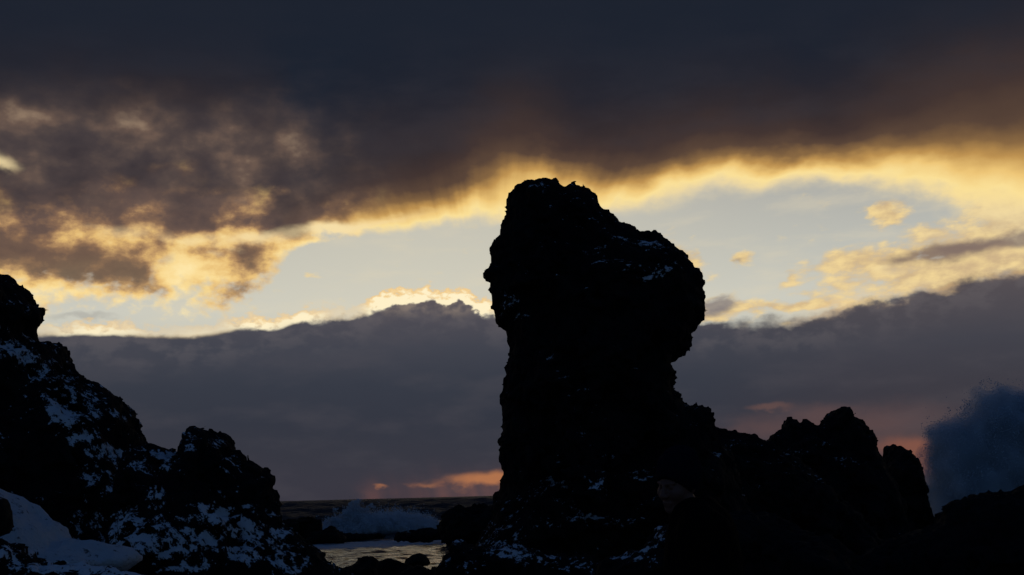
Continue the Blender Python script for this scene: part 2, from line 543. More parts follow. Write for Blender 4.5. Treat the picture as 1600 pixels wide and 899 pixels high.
def rock_material(name, base=(0.016, 0.015, 0.015), snow_bias=0.0, run=18):
    m, g = new_mat(name)
    geo = g.new('ShaderNodeNewGeometry')
    pos = V(g, geo.outputs['Position'])
    att = g.new('ShaderNodeAttribute', attribute_name='snow')
    sn = V(g, att.outputs['Fac'])
    n1 = g.noise(pos, 2.3, 5, 0.6)
    n2 = g.noise(pos, 11.0, 5, 0.65)
    n3 = g.noise(pos, 38.0, 3, 0.6)
    sp = g.new('ShaderNodeSeparateXYZ')
    m.node_tree.links.new(geo.outputs['Position'], sp.inputs[0])
    px_, py_, pz_ = (V(g, sp.outputs[i]) for i in range(3))
    cr, sr = math.cos(R(run)), math.sin(R(run))
    n4 = g.noise(g.xyz(px_ * cr + pz_ * sr, py_, (pz_ * cr - px_ * sr) * 2.5), 5.5, 6, 0.7)
    mask = g.sm(sn + (n4 - 0.5) * 3.4 + (n2 - 0.5) * 2.6 + (n3 - 0.5) * 1.4 + snow_bias, 0.46, 0.66)
    rc = g.mix(g.sm(n1 * 0.6 + n2 * 0.4, 0.35, 0.65), (base[0] * 0.55, base[1] * 0.55, base[2] * 0.6, 1), (base[0] * 1.35, base[1] * 1.25, base[2] * 1.15, 1))
    sc = g.mix(n2, (0.70, 0.73, 0.78, 1), (0.82, 0.84, 0.87, 1))
    colr = g.mix(mask, rc, sc)
    rough = mask * 0.15 + 0.8
    nr = bump(g, n2 * 0.6 + n3 * 0.4 + mask * 0.15, 0.8, 0.06)
    return finish(m, g, principled(g, colr, rough, nr, **{'Specular IOR Level': 0.06}))


M_ROCK = rock_material('lava_rock_with_snow')
M_SLOPE = rock_material('lava_slope_with_snow_gullies', run=-48)
M_WET = rock_material('wet_lava_rock', (0.013, 0.012, 0.012))


def snow_mat():
    m, g = new_mat('wind_packed_snow')
    geo = g.new('ShaderNodeNewGeometry')
    pos = V(g, geo.outputs['Position'])
    n1 = g.noise(pos, 1.4, 4, 0.55)
    n2 = g.noise(pos, 14, 4, 0.6)
    c = g.mix(n1, (0.70, 0.73, 0.78, 1), (0.85, 0.87, 0.9, 1))
    grit = g.noise(pos, 9, 7, 0.75)
    c = g.mix(g.sm(grit, 0.57, 0.64) * 0.85, c, (0.03, 0.03, 0.03, 1))
    return finish(m, g, principled(g, c, 0.75, bump(g, n1 * 1.2 + n2 * 0.5 + grit * 0.4, 0.9, 0.14), **{'Specular IOR Level': 0.2}))


M_SNOW = snow_mat()


def thin_scatter(m, g, front, f):
    tr = g.new('ShaderNodeBsdfTranslucent')
    tr.inputs[0].default_value = (0.8, 0.84, 0.88, 1)
    mx = g.new('ShaderNodeMixShader')
    mx.inputs[0].default_value = f
    m.node_tree.links.new(front, mx.inputs[1])
    m.node_tree.links.new(tr.outputs[0], mx.inputs[2])
    return mx.outputs[0]


def foam_mat():
    m, g = new_mat('sea_foam')
    geo = g.new('ShaderNodeNewGeometry')
    pos = V(g, geo.outputs['Position'])
    n1 = g.noise(pos, 1.5, 5, 0.65)
    n2 = g.noise(pos, 6, 4, 0.65)
    c = g.mix(g.sm(n1 * 0.5 + n2 * 0.5, 0.38, 0.6), (0.72, 0.75, 0.78, 1), (0.90, 0.91, 0.92, 1))
    return finish(m, g, thin_scatter(m, g, principled(g, c, 0.8, bump(g, n1 + n2 * 0.5, 1.0, 0.5), **{'Specular IOR Level': 0.1}), 0.5))


M_FOAM = foam_mat()


def plain_mat(name, rgb, rough=0.85, nscale=200, amp=0.3, spec=0.15):
    m, g = new_mat(name)
    tcn = g.new('ShaderNodeTexCoord')
    n = g.noise(V(g, tcn.outputs['Object']), nscale, 3, 0.6)
    c = g.mix(n, tuple(v * (1 - amp) for v in rgb) + (1,), tuple(v * (1 + amp) for v in rgb) + (1,))
    return finish(m, g, principled(g, c, rough, bump(g, n, 0.3, 0.004), **{'Specular IOR Level': spec}))


# ------------------------------------------------------------------ ground
SHORE = 46.0


def ground_z(x, y):
    base = 2.35 - np.clip((y - 24) / 26.0, 0, 3) ** 1.15 * 2.6
    return base + 0.10 * fbm(x * 0.35, y * 0.35, 0 * x, 4) + 0.05 * ridged(x * 1.7, y * 1.7, 0 * x + 3, 3)


def build_ground():
    xs = np.concatenate([np.linspace(-60, -26, 25)[:-1], np.linspace(-26, 30, 470), np.linspace(30, 80, 30)[1:]])
    ys = np.concatenate([np.linspace(-30, 2, 30)[:-1], np.linspace(2, 62, 500)])
    Xg, Yg = np.meshgrid(xs, ys, indexing='ij')
    Zg = ground_z(Xg, Yg)
    v = np.stack([Xg, Yg, Zg], -1).reshape(-1, 3)
    nx, ny = Xg.shape
    i = (np.arange(nx - 1)[:, None] * ny + np.arange(ny - 1)[None]).ravel()
    f = np.stack([i, i + ny, i + ny + 1, i + 1], 1)
    sn = 0.30 + 0.35 * fbm(Xg * 0.9, Yg * 0.9, Xg * 0 + 8, 3) - np.clip((Yg - 22) / 6, 0, 1) * 0.6
    sn = np.where((Xg > 0.4), sn - 0.35, sn)
    tag(mesh_from('ground', v, f, M_ROCK, True, attrs={'snow': sn.ravel()}), kind='structure')


build_ground()

# ------------------------------------------------------------------ sea
def sea_mat():
    m, g = new_mat('sea_water')
    geo = g.new('ShaderNodeNewGeometry')
    pos = V(g, geo.outputs['Position'])
    foam = V(g, g.new('ShaderNodeAttribute', attribute_name='foam').outputs['Fac'])
    mp = g.new('ShaderNodeMapping')
    mp.inputs['Scale'].default_value = (0.55, 1.0, 1.0)
    g.put(mp.inputs['Vector'], pos)
    pv = V(g, mp.outputs[0])
    n0 = g.noise(pv, 0.35, 4, 0.6)
    n1 = g.noise(pv, 1.6, 5, 0.62)
    n2 = g.noise(pv, 0.06, 5, 0.6)
    fm = g.sm(foam + (n1 - 0.5) * 1.1 + (n0 - 0.5) * 0.5, 0.42, 0.68)
    caps = g.sm(n0 * 0.5 + n2 * 0.5, 0.60, 0.68) * 0.25
    fm = fm.mx(caps)
    c = g.mix(n0, (0.008, 0.014, 0.018, 1), (0.018, 0.026, 0.028, 1))
    c = g.mix(fm, c, (0.72, 0.76, 0.80, 1))
    opn = V(g, g.new('ShaderNodeAttribute', attribute_name='open_water').outputs['Fac'])
    rough = (fm * 0.6 + 0.16 + opn * 0.42).mn(0.9)
    nr = bump(g, n0 * 1.2 + n1 * 0.85 + n2 * 2.4, 1.0, 1.3)
    return finish(m, g, principled(g, c, rough, nr, **{'IOR': 1.33, 'Specular IOR Level': 0.5}))


def build_sea():
    th = np.radians(np.linspace(-48, 48, 700))
    r = np.concatenate([np.linspace(38, 190, 420)[:-1], np.geomspace(190, 1500, 620)[:-1], np.geomspace(1500, 14000, 120)])
    T, Rr = np.meshgrid(th, r, indexing='ij')
    Xs, Ys = Rr * np.sin(T), Rr * np.cos(T)
    rng = np.random.RandomState(11)
    Zs = np.zeros_like(Xs)
    calm = np.clip((Rr - 120) / 60, 0.10, 1)
    for lam, amp in [(95, .34), (61, .32), (43, .30), (29, .30), (19, .26), (12, .20), (7.5, .14), (4.6, .09)]:
        for _ in range(2):
            a = rng.normal(0, 0.7)
            k = 2 * np.pi / (lam * rng.uniform(.85, 1.15))
            ph = k * (Ys * np.cos(a) + Xs * np.sin(a)) + rng.uniform(0, 6.28) + 1.2 * perlin(Xs / lam / 2, Ys / lam / 2, Xs * 0 + lam)
            s = np.sin(ph)
            Zs += amp * (s + 0.35 * np.abs(s)) * np.where(lam < 25, np.clip(lam * 90 / Rr, 0, 1), 1)
    Zs *= calm * 0.85
    Zs += 0.10 * fbm(Xs * 0.5, Ys * 0.9, Xs * 0, 3) * np.clip(1.4 - Rr / 300, 0.2, 1)
    x0 = at(600, 845, 135)[0]
    foam = np.exp(-((Ys - 128 + 3 * np.sin(Xs * .3)) / 13.0) ** 2) * np.exp(-((Xs + 13) / 22.0) ** 2) * 1.0
    foam += np.exp(-((Ys - 165) / 14.0) ** 2) * np.exp(-((Xs + 16) / 12.0) ** 2) * 0.55
    foam += np.exp(-((Ys - 92) / 26.0) ** 2) * np.exp(-((Xs - 36) / 15.0) ** 2) * 0.9
    v = np.stack([Xs, Ys, Zs], -1).reshape(-1, 3)
    nx, ny = Xs.shape
    i = (np.arange(nx - 1)[:, None] * ny + np.arange(ny - 1)[None]).ravel()
    f = np.stack([i, i + 1, i + ny + 1, i + ny], 1)[:, ::-1]
    tag(mesh_from('sea', v, f[:, ::-1] if False else f, sea_mat(), True, attrs={'foam': foam.ravel(), 'open_water': np.clip((Rr - 150) / 60, 0, 1).ravel()}), kind='structure')


build_sea()


# ------------------------------------------------------------------ rocks
def poly_sdf(px, pz, poly):
    """signed distance (inside positive) of points to a closed polygon in the x,z plane"""
    poly = np.asarray(poly, np.float32)
    d2 = np.full(px.shape, 1e9, np.float32)
    ins = np.zeros(px.shape, bool)
    n = len(poly)
    for i in range(n):
        a, b = poly[i], poly[(i + 1) % n]
        ab = b - a
        L = ab @ ab
        if L < 1e-12: continue
        tt = np.clip(((px - a[0]) * ab[0] + (pz - a[1]) * ab[1]) / L, 0, 1)
        dd = (px - a[0] - tt * ab[0]) ** 2 + (pz - a[1] - tt * ab[1]) ** 2
        d2 = np.minimum(d2, dd)
        if a[1] != b[1]:
            c = ((a[1] > pz) != (b[1] > pz)) & (px < (b[0] - a[0]) * (pz - a[1]) / (b[1] - a[1]) + a[0])
            ins ^= c
    d = np.sqrt(d2)
    return np.where(ins, d, -d)


def rock(name, outline, D, thick, rnd, h, label, cat, mat=None, snow=(), snow_up=0.0, rough=1.0, seed=0.0, relief=0.5, group=None, grow=0.0, lump=1.0, lean=0.0, bare=0.0, fs=None):
    """a rock whose outline, seen from the beach, is the traced one; round in depth, broken up by 3D noise.
    thick: half depth in metres, rnd: how far in from the outline it reaches full depth"""
    pts = [at(x, y, D) for x, y in outline]
    poly = [(p[0], p[2]) for p in pts]
    pa = np.array(poly)
    pad = 0.25
    xs = np.arange(pa[:, 0].min() - pad, pa[:, 0].max() + pad, h)
    zs = np.arange(pa[:, 1].min() - pad, pa[:, 1].max() + pad, h)
    ys = np.arange(-thick - 0.8 * relief - pad, thick + 0.8 * relief + pad, h)
    PX, PZ = np.meshgrid(xs, zs, indexing='ij')
    d = (poly_sdf(PX, PZ, poly) + grow).astype(np.float32)[:, None, :]
    x = xs[:, None, None].astype(np.float32)
    y = ys[None, :, None].astype(np.float32)
    z = zs[None, None, :].astype(np.float32)
    xx, yy, zz = np.broadcast_arrays(x, y, z)
    xx, yy, zz = xx + seed, yy + D + seed * 3, zz * 1.0
    yb = y + lean * (z - zs[0])
    base = rnd - np.sqrt((rnd - np.minimum(d, rnd)) ** 2 + (yb * rnd / thick) ** 2)
    ok = base > -0.9
    F = np.full(base.shape, -1.0, np.float32)
    bx, by, bz = xx[ok], yy[ok], zz[ok]
    din = np.broadcast_to(d, base.shape)[ok]
    wd = np.clip((din - 0.04) / max(0.35, 0.4 * rnd), 0, 1)
    w = wd * wd * (3 - 2 * wd)
    big = relief * (0.55 * fbm(bx / 1.5, by / 1.5, bz / 1.9, 3) + 0.25 * (0.55 - worley(bx / 0.9, by / 0.9, bz / 0.9)))
    sc = 1.0
    fs = fs or max(1.0, (D / 24.0) ** 0.8)
    mid = 0.13 * fbm(bx / 0.42 / fs, by / 0.42 / fs, bz / 0.42 / fs, 2)
    terr = fbm(bx / 0.75 / fs + 50, by / 0.75 / fs, bz / 0.6 / fs, 3) * 3.2
    mid = mid + 0.075 * (np.floor(terr) + np.clip((terr - np.floor(terr)) * 4, 0, 1))
    wl = 0.12 * lump * (0.5 - worley(bx / 0.26 / fs, by / 0.26 / fs, bz / 0.22 / fs))
    fine = 0.05 * fbm(bx / 0.13 / fs, by / 0.13 / fs, bz / 0.13 / fs, 3, 0.6)
    chip = 0.075 * (0.5 - worley(bx / 0.11 / fs + 40, by / 0.11 / fs, bz / 0.10 / fs))
    F[ok] = base[ok] + big * w - 0.02 + rough * fs ** 0.8 * ((mid + wl) * (0.36 + 0.64 * w) + fine + chip)
    F[0] = F[-1] = -1
    F[:, 0] = F[:, -1] = -1
    F[:, :, 0] = F[:, :, -1] = -1
    verts, faces = surface_nets(F, (xs[0], ys[0] + D, zs[0]), h)
    verts, faces = largest(verts, faces)
    me_n = normals(verts, faces)
    s = np.full(len(verts), -0.35, np.float32)
    for (cx, cy, rx, ry, ang, k) in snow:
        p = at(cx, cy, D)
        pr = D / FPX
        th = R(ang)
        dx, dz = verts[:, 0] - p[0], verts[:, 2] - p[2]
        u = (dx * math.cos(th) + dz * math.sin(th)) / (rx * pr)
        v = (dz * math.cos(th) - dx * math.sin(th)) / (ry * pr)
        s = np.maximum(s, -0.35 + min(k, 1.05) * 1.1 * np.exp(-(u * u + v * v) * 0.8))
    s = s + snow_up * np.clip(me_n[:, 2], 0, 1) + (np.clip(me_n[:, 2], -0.8, 0.8) - 0.2) * 0.85
    s -= bare
    s += 0.22 * fbm(verts[:, 0] / 0.5 + seed, verts[:, 1] / 0.5, verts[:, 2] / 0.5, 3)
    o = mesh_from(name, verts, faces, mat or M_ROCK, True, attrs={'snow': s})
    recentre(o)
    tag(o, label, cat, group)
    return o


def largest(v, f):
    lab = np.arange(len(v))
    e = np.concatenate([f[:, [0, 1]], f[:, [1, 2]], f[:, [2, 3]]])
    while True:
        a, b = lab[e[:, 0]], lab[e[:, 1]]
        mn = np.minimum(a, b)
        new = lab.copy()
        np.minimum.at(new, a, mn)
        np.minimum.at(new, b, mn)
        new = new[new]
        new = new[new]
        if (new == lab).all(): break
        lab = new
    ids, c = np.unique(lab, return_counts=True)
    keep = lab == ids[c.argmax()]
    remap = np.cumsum(keep) - 1
    fk = f[keep[f].all(1)]
    return v[keep], remap[fk]


def normals(v, f):
    a = v[f[:, 2]] - v[f[:, 0]]
    b = v[f[:, 3]] - v[f[:, 1]]
    n = np.cross(a, b)
    out = np.zeros_like(v)
    for k in range(4):
        np.add.at(out, f[:, k], n)
    return out / (np.linalg.norm(out, axis=1)[:, None] + 1e-9)


# the great stack
rock('rock_stack', [(797, 305), (806, 296), (819, 288), (843, 284), (854, 288), (867, 288), (878, 299), (890, 294), (902, 292), (922, 297), (924, 306), (930, 310),
      (933, 325), (944, 332), (951, 332), (955, 340), (962, 345), (962, 350), (969, 356), (984, 354), (1000, 367), (1023, 371), (1037, 382), (1052, 391),
      (1067, 398), (1080, 415), (1094, 431), (1100, 442), (1093, 449), (1097, 470), (1093, 477), (1098, 492), (1092, 503), (1080, 523), (1078, 538), (1067, 556),
      (1052, 565), (1048, 575), (1054, 582), (1056, 592), (1048, 603), (1051, 613), (1061, 615), (1065, 630), (1076, 635), (1089, 638), (1100, 636), (1112, 647), (1117, 660),
      (1118, 675), (1140, 720), (1165, 800), (1180, 960), (690, 960), (728, 880), (752, 840), (768, 812), (772, 794), (774, 779), (782, 771), (788, 760), (786, 730), (782, 711), (779, 690),
      (786, 682), (785, 662), (787, 641), (784, 624), (791, 611), (790, 596), (795, 586), (796, 571), (799, 560), (800, 536), (795, 527), (789, 512), (780, 508), (774, 494),
      (775, 479), (771, 477), (770, 450), (773, 442), (766, 437), (757, 431), (766, 425), (774, 417), (770, 397), (771, 380), (784, 365), (797, 340)],
     26.0, 1.7, 1.5, 0.042,
     'towering black lava stack in the centre with a head-like overhanging top and thin snow streaks', 'rock stack',
     snow=[(800, 490, 22, 26, 60, .9), (795, 470, 12, 22, 80, .7), (835, 440, 12, 50, 75, .45), (862, 360, 40, 26, 20, .42), (1005, 396, 30, 9, -5, .85), (971, 390, 8, 5, 0, .9), (975, 445, 26, 8, 5, .8),
           (1010, 452, 40, 12, 20, .95), (925, 437, 10, 6, 0, .6), (912, 365, 50, 14, 15, .55), (1040, 430, 16, 8, 20, .55), (930, 405, 30, 8, 35, .5), (880, 380, 40, 10, 10, .45), (835, 320, 20, 14, 0, .42),
           (860, 470, 14, 14, 0, .3), (852, 567, 16, 10, 0, .5), (905, 650, 60, 40, 20, .38), (960, 725, 24, 20, 0, .55), (870, 760, 40, 16, -10, .6), (905, 800, 50, 14, -20, .85), (850, 800, 60, 40, 0, .55),
           (930, 765, 40, 20, 0, .6), (985, 750, 40, 30, 0, .5), (1070, 640, 14, 5, 0, .5), (1108, 712, 14, 6, 0, .7), (800, 850, 70, 36, 0, .8), (940, 840, 60, 20, 20, .7), (1020, 850, 30, 26, 30, .9), (1025, 825, 10, 12, 0, .9), (990, 866, 30, 8, 20, .8)],
     seed=3.0, relief=0.75, grow=0.02, bare=0.31)

# left cliff
rock('sea_cliff', [(-190, 330), (-120, 372), (-60, 398), (-20, 412), (2, 419), (15, 421), (22, 432), (33, 440), (45, 458), (52, 470), (57, 468), (62, 480), (64, 492), (60, 503), (53, 511), (53, 518),
      (57, 525), (70, 524), (80, 522), (92, 530), (100, 541), (103, 555), (112, 570), (125, 578), (134, 585), (150, 596), (165, 606), (180, 616), (195, 620), (208, 634), (216, 648),
      (220, 664), (228, 680), (232, 694), (240, 706), (262, 740), (300, 800), (330, 860), (350, 980), (-190, 980)],
     21.0, 2.3, 2.0, 0.045,
     'steep snow-streaked black cliff rising at the left edge of the photo', 'cliff', M_SLOPE,
     snow=[(8, 575, 16, 24, -60, 1.3), (30, 545, 50, 16, -35, .95), (75, 570, 30, 11, -40, 1.15), (20, 520, 30, 10, -20, .8), (130, 620, 30, 9, -45, .8), (145, 655, 40, 13, -55, 1.05), (172, 690, 34, 14, -50, 1.2),
           (205, 710, 26, 9, -30, 1.0), (165, 640, 40, 10, -40, .55), (15, 740, 10, 24, 0, .7), (40, 700, 24, 8, 30, .5), (95, 600, 20, 8, 10, .6), (200, 660, 14, 20, 0, .5), (190, 750, 14, 30, 10, .75), (200, 800, 30, 36, 20, .9),
           (225, 770, 26, 30, -40, .8), (8, 490, 10, 8, 0, .6), (240, 830, 40, 30, -20, .8), (215, 745, 8, 22, 0, .6), (150, 580, 20, 5, -30, .5), (180, 860, 60, 30, 0, .7)],
     seed=12.0, relief=0.9, grow=-0.08, bare=0.10)

rock('rock_outcrop', [(206, 712), (222, 700), (240, 706), (247, 702), (256, 699), (268, 704), (277, 706), (288, 704), (293, 696), (291, 683), (298, 671), (309, 668), (322, 672), (330, 679), (343, 678), (354, 687),
      (362, 698), (366, 713), (372, 710), (380, 716), (384, 726), (400, 732), (411, 737), (420, 747), (427, 751), (425, 760), (432, 771), (438, 786), (442, 801), (441, 815), (455, 829), (468, 843),
      (478, 850), (490, 857), (497, 865), (508, 878), (525, 890), (548, 905), (570, 960), (170, 960), (180, 800)],
     18.0, 1.7, 1.3, 0.036,
     'lower black crag with knobbly top and broad snow patches, right of the left cliff', 'rock outcrop', M_SLOPE,
     snow=[(300, 690, 16, 12, 0, .55), (275, 715, 24, 9, -10, .8), (285, 735, 22, 6, 0, .9), (255, 712, 12, 10, 0, .6), (290, 780, 18, 13, -25, 1.2), (372, 800, 22, 26, -10, 1.25), (365, 830, 30, 22, 0, 1.2), (405, 820, 24, 22, -20, 1.1),
           (402, 790, 8, 6, 0, 1.0), (235, 820, 30, 34, 50, 1.05), (320, 850, 40, 30, -30, 1.0), (265, 850, 50, 30, 30, .9), (345, 875, 50, 20, 0, .9), (240, 880, 60, 20, 0, .75), (410, 860, 40, 24, -30, .8), (460, 870, 36, 20, -40, .7),
           (235, 725, 14, 10, 0, .7), (268, 812, 6, 10, 0, 1.0), (375, 730, 12, 16, 0, .45), (330, 700, 30, 20, 0, .35), (440, 840, 20, 20, -40, .6)],
     seed=25.0, relief=0.6, bare=0.14)


def mound(name, outline, D, thick, rnd, label, cat, mat, h=0.05, kind=None, seed=0.0):
    pts = [at(x, y, D) for x, y in outline]
    poly = [(p[0], p[2]) for p in pts]
    pa = np.array(poly)
    xs = np.arange(pa[:, 0].min() - .2, pa[:, 0].max() + .2, h)
    zs = np.arange(pa[:, 1].min() - .2, pa[:, 1].max() + .2, h)
    ys = np.arange(-thick - .3, thick + .3, h)
    PX, PZ = np.meshgrid(xs, zs, indexing='ij')
    d = poly_sdf(PX, PZ, poly)[:, None, :]
    y = ys[None, :, None]
    F = rnd - np.sqrt((rnd - np.minimum(d, rnd)) ** 2 + (y * rnd / thick) ** 2)
    xx, yy, zz = np.broadcast_arrays(xs[:, None, None], y, zs[None, None, :])
    F = (F + 0.10 * fbm(xx / .8 + seed, yy / .8, zz / .8, 3) + 0.05 * ridged(xx / .5 + seed, yy / .3, zz / .16, 3) - 0.03 + 0.02 * fbm(xx / .12, yy / .12, zz / .12, 2)).astype(np.float32)
    F[0] = F[-1] = -1; F[:, 0] = F[:, -1] = -1; F[:, :, 0] = F[:, :, -1] = -1
    v, f = surface_nets(F, (xs[0], ys[0] + D, zs[0]), h)
    o = mesh_from(name, v, f, mat, True)
    recentre(o)
    tag(o, label, cat, None, kind)
    return o


mound('snow_bank', [(-160, 700), (-60, 735), (0, 761), (22, 768), (36, 779), (55, 787), (70, 800), (85, 806), (96, 822), (103, 842), (112, 839), (128, 850), (145, 852), (165, 861), (188, 864), (207, 874), (190, 884), (150, 900), (60, 960), (-160, 960)],
      13.0, 1.0, 0.7, 'smooth dusky blue snow bank at the foot of the left cliff', 'snow bank', M_SNOW, 0.04, 'structure')
rock('boulder', [(-40, 770), (-5, 778), (6, 782), (12, 797), (15, 815), (16, 834), (4, 838), (-40, 860)], 11.6, 0.35, 0.22, 0.025,
     'narrow dark rock jutting from the snow bank at the far left edge', 'boulder', seed=31, relief=.1, rough=.4)
rock('boulder', [(-60, 846), (-10, 846), (20, 848), (38, 855), (44, 872), (75, 880), (120, 882), (180, 884), (230, 890), (262, 905), (280, 960), (-60, 960)], 11.4, 0.5, 0.3, 0.025,
     'low dark rocks specked with snow below the left snow bank', 'boulder', seed=41, relief=.2, rough=.6,
     snow=[(15, 865, 22, 10, -10, 1.2), (120, 885, 60, 12, 0, .8), (200, 893, 40, 10, 0, .8)])

# ledge, pinnacles and the rock at the right
rock('rock_ridge', [(1060, 640), (1100, 655), (1116, 676), (1119, 671), (1124, 676), (1130, 673), (1135, 677), (1140, 674), (1146, 673), (1152, 678), (1158, 676), (1165, 679), (1175, 677), (1182, 682), (1190, 685), (1196, 689),
      (1202, 688), (1210, 694), (1260, 730), (1330, 790), (1390, 860), (1420, 960), (1040, 960)], 33.0, 1.4, 1.2, 0.05,
     'low jagged black ridge joining the great stack to the pinnacles', 'rock ridge', seed=55, relief=.5, bare=0.42,
     snow=[(1108, 713, 14, 5, 0, .9), (1165, 745, 14, 6, 0, .75), (1130, 700, 40, 20, 0, .35), (1220, 710, 20, 10, -20, .45), (1240, 740, 40, 20, 0, .35), (1160, 780, 50, 30, 0, .3)])
rock('rock_pinnacle', [(1190, 705), (1204, 690), (1209, 682), (1221, 673), (1226, 665), (1229, 657), (1234, 658), (1241, 661), (1243, 666), (1253, 663), (1257, 659), (1265, 666), (1277, 666), (1284, 656),
      (1293, 649), (1299, 640), (1311, 634), (1324, 639), (1331, 647), (1331, 654), (1340, 662), (1347, 669), (1349, 674), (1355, 673), (1360, 678), (1363, 684), (1365, 704), (1375, 719), (1392, 750), (1420, 830), (1435, 980), (1150, 980)],
     40.0, 1.9, 1.5, 0.06, 'broad black pinnacle with a rounded summit and small side horns, right of the stack', 'rock pinnacle', seed=61, relief=.6, lump=1.2, bare=0.42,
     snow=[(1270, 698, 14, 8, 0, .6), (1225, 712, 24, 8, -25, .55), (1300, 720, 30, 12, 0, .35)])
rock('rock_pinnacle', [(1360, 760), (1374, 726), (1380, 718), (1385, 710), (1387, 700), (1394, 693), (1403, 694), (1411, 700), (1418, 705), (1422, 712), (1427, 713), (1432, 722), (1434, 732), (1435, 745), (1440, 760), (1444, 772), (1447, 793), (1456, 815), (1475, 850), (1490, 980), (1340, 980)],
     44.0, 1.5, 0.9, 0.06, 'narrow black pinnacle with a blunt top, standing against the big wave spray', 'rock pinnacle', seed=73, relief=.4, lump=1.2, bare=0.4)
rock('rock_outcrop', [(1380, 850), (1430, 830), (1456, 817), (1471, 807), (1474, 795), (1483, 789), (1495, 786), (1504, 786), (1519, 783), (1528, 776), (1536, 772), (1547, 768), (1558, 767), (1572, 770), (1593, 768), (1600, 763), (1650, 748), (1760, 730), (1840, 980), (1250, 980), (1310, 900)],
     19.0, 1.4, 1.1, 0.04, 'black rock shoulder in the lower right corner below the spray', 'rock outcrop', seed=84, relief=.5, bare=0.7,
     snow=[(1290, 825, 30, 12, 0, .35)])
# dark rocky foreground under the stack and behind the person
rock('boulder', [(672, 900), (692, 876), (701, 860), (702, 846), (712, 839), (728, 841), (738, 850), (760, 852), (790, 848), (830, 856), (870, 866), (910, 870), (960, 900), (980, 960), (650, 960)],
     21.0, 0.8, 0.6, 0.032, 'snow-dusted dark boulder at the stack foot beside the sea inlet', 'boulder', seed=92, relief=.4, bare=0.3,
     snow=[(716, 842, 16, 6, 0, 1.2), (800, 862, 30, 14, -10, 1.0), (765, 862, 20, 10, 30, .8), (850, 872, 26, 8, 0, .7), (730, 880, 30, 10, 0, .6), (900, 885, 40, 10, 0, .6)])
rock('boulder', [(930, 905), (960, 880), (985, 868), (1005, 858), (1018, 842), (1026, 824), (1040, 812), (1080, 806), (1140, 800), (1210, 812), (1280, 830), (1330, 860), (1380, 960), (900, 960)],
     16.0, 1.0, 0.7, 0.03, 'dark rock with small snow patches directly behind the person in the beanie', 'boulder', seed=103, relief=.4, bare=0.5,
     snow=[(1028, 822, 8, 8, 0, 1.3), (1030, 838, 12, 8, 60, 1.1), (1010, 856, 22, 6, 20, 1.3), (985, 870, 24, 8, 0, .7), (1015, 872, 10, 12, 0, .8)])

# boulders along the inlet, black against the water
def lump_outline(x0, x1, ytop, ybot, seed, n=14):
    rng = np.random.RandomState(seed)
    pts = []
    for i in range(n + 1):
        f_ = i / n
        x = x0 + (x1 - x0) * f_
        yy = ybot - (ybot - ytop) * (math.sin(math.pi * f_) ** 0.55) * (0.86 + 0.14 * rng.rand())
        pts.append((x, yy))
    return pts + [(x1 + 3, ybot + (ybot - ytop) * .6), (x0 - 3, ybot + (ybot - ytop) * .6)]


GB = 'boulders along the near side of the inlet'
rock('boulder', [(505, 905), (525, 893), (545, 884), (556, 878), (565, 873), (575, 870), (585, 873), (592, 880), (600, 905), (600, 960), (500, 960)], 30, .7, .5, .04,
     'black shore boulder with a rounded peak, left of the pair at the inlet', 'boulder', M_WET, bare=1.0, seed=110, relief=.2, rough=.6, group=GB)
rock('boulder', [(586, 905), (592, 877), (602, 873), (618, 874), (632, 879), (645, 884), (655, 905), (655, 960), (580, 960)], 29, .7, .5, .04,
     'low flat-topped black shore boulder between the rounded ones at the inlet', 'boulder', M_WET, bare=1.0, seed=117, relief=.2, rough=.6, group=GB)
rock('boulder', [(628, 886), (635, 876), (645, 867), (656, 864), (668, 869), (674, 879), (668, 884), (640, 888)], 60, .7, .28, .04,
     'smooth black boulder standing in the glittering shallow water of the inlet', 'boulder', M_WET, bare=1.0, seed=121, relief=.1, rough=.35, group=GB)
rock('boulder', [(610, 915), (625, 888), (650, 884), (668, 892), (684, 886), (700, 870), (720, 880), (740, 960), (600, 960)], 28, .7, .5, .04,
     'jagged black shore rock joining the stack foot at the bottom of the inlet', 'boulder', M_WET, bare=1.0, seed=127, relief=.2, rough=.7, group=GB)

# rocks standing out in the sea
rock('sea_rock', [(438, 838), (441, 815), (450, 811), (462, 812), (470, 809), (480, 808), (488, 810), (496, 817), (501, 825), (500, 835), (496, 842), (480, 850), (438, 852)], 130, 2.0, 1.3, .11,
     'blocky dark sea rock at the left side of the inlet beside the crag', 'sea rock', M_WET, bare=1.0, seed=131, relief=.9, rough=1.5)
rock('sea_rock', [(478, 843), (486, 837), (498, 832), (512, 828), (514, 823), (521, 823), (525, 829), (534, 833), (538, 840), (536, 846), (500, 850), (478, 850)], 127, 1.6, .9, .1,
     'small low sea rock with a pointed knob in front of the white splash', 'sea rock', M_WET, bare=1.0, seed=137, relief=.5, rough=1.0)
rock('sea_rock', [(538, 836), (555, 834), (575, 835), (592, 834), (600, 838), (596, 846), (560, 848), (538, 848)], 140, 1.2, .6, .1,
     'thin half-drowned reef with water pouring over it under the white splash', 'sea rock', M_WET, bare=1.0, seed=139, relief=.5, rough=.9)
rock('sea_rock', [(615, 836), (622, 831), (634, 829), (650, 829), (665, 826), (682, 826), (698, 829), (708, 834), (706, 843), (640, 846), (615, 845)], 128, 1.8, .9, .1,
     'long flat dark reef in the inlet between the breaking wave and the boulder', 'sea rock', M_WET, bare=1.0, seed=143, relief=.5, rough=1.1)
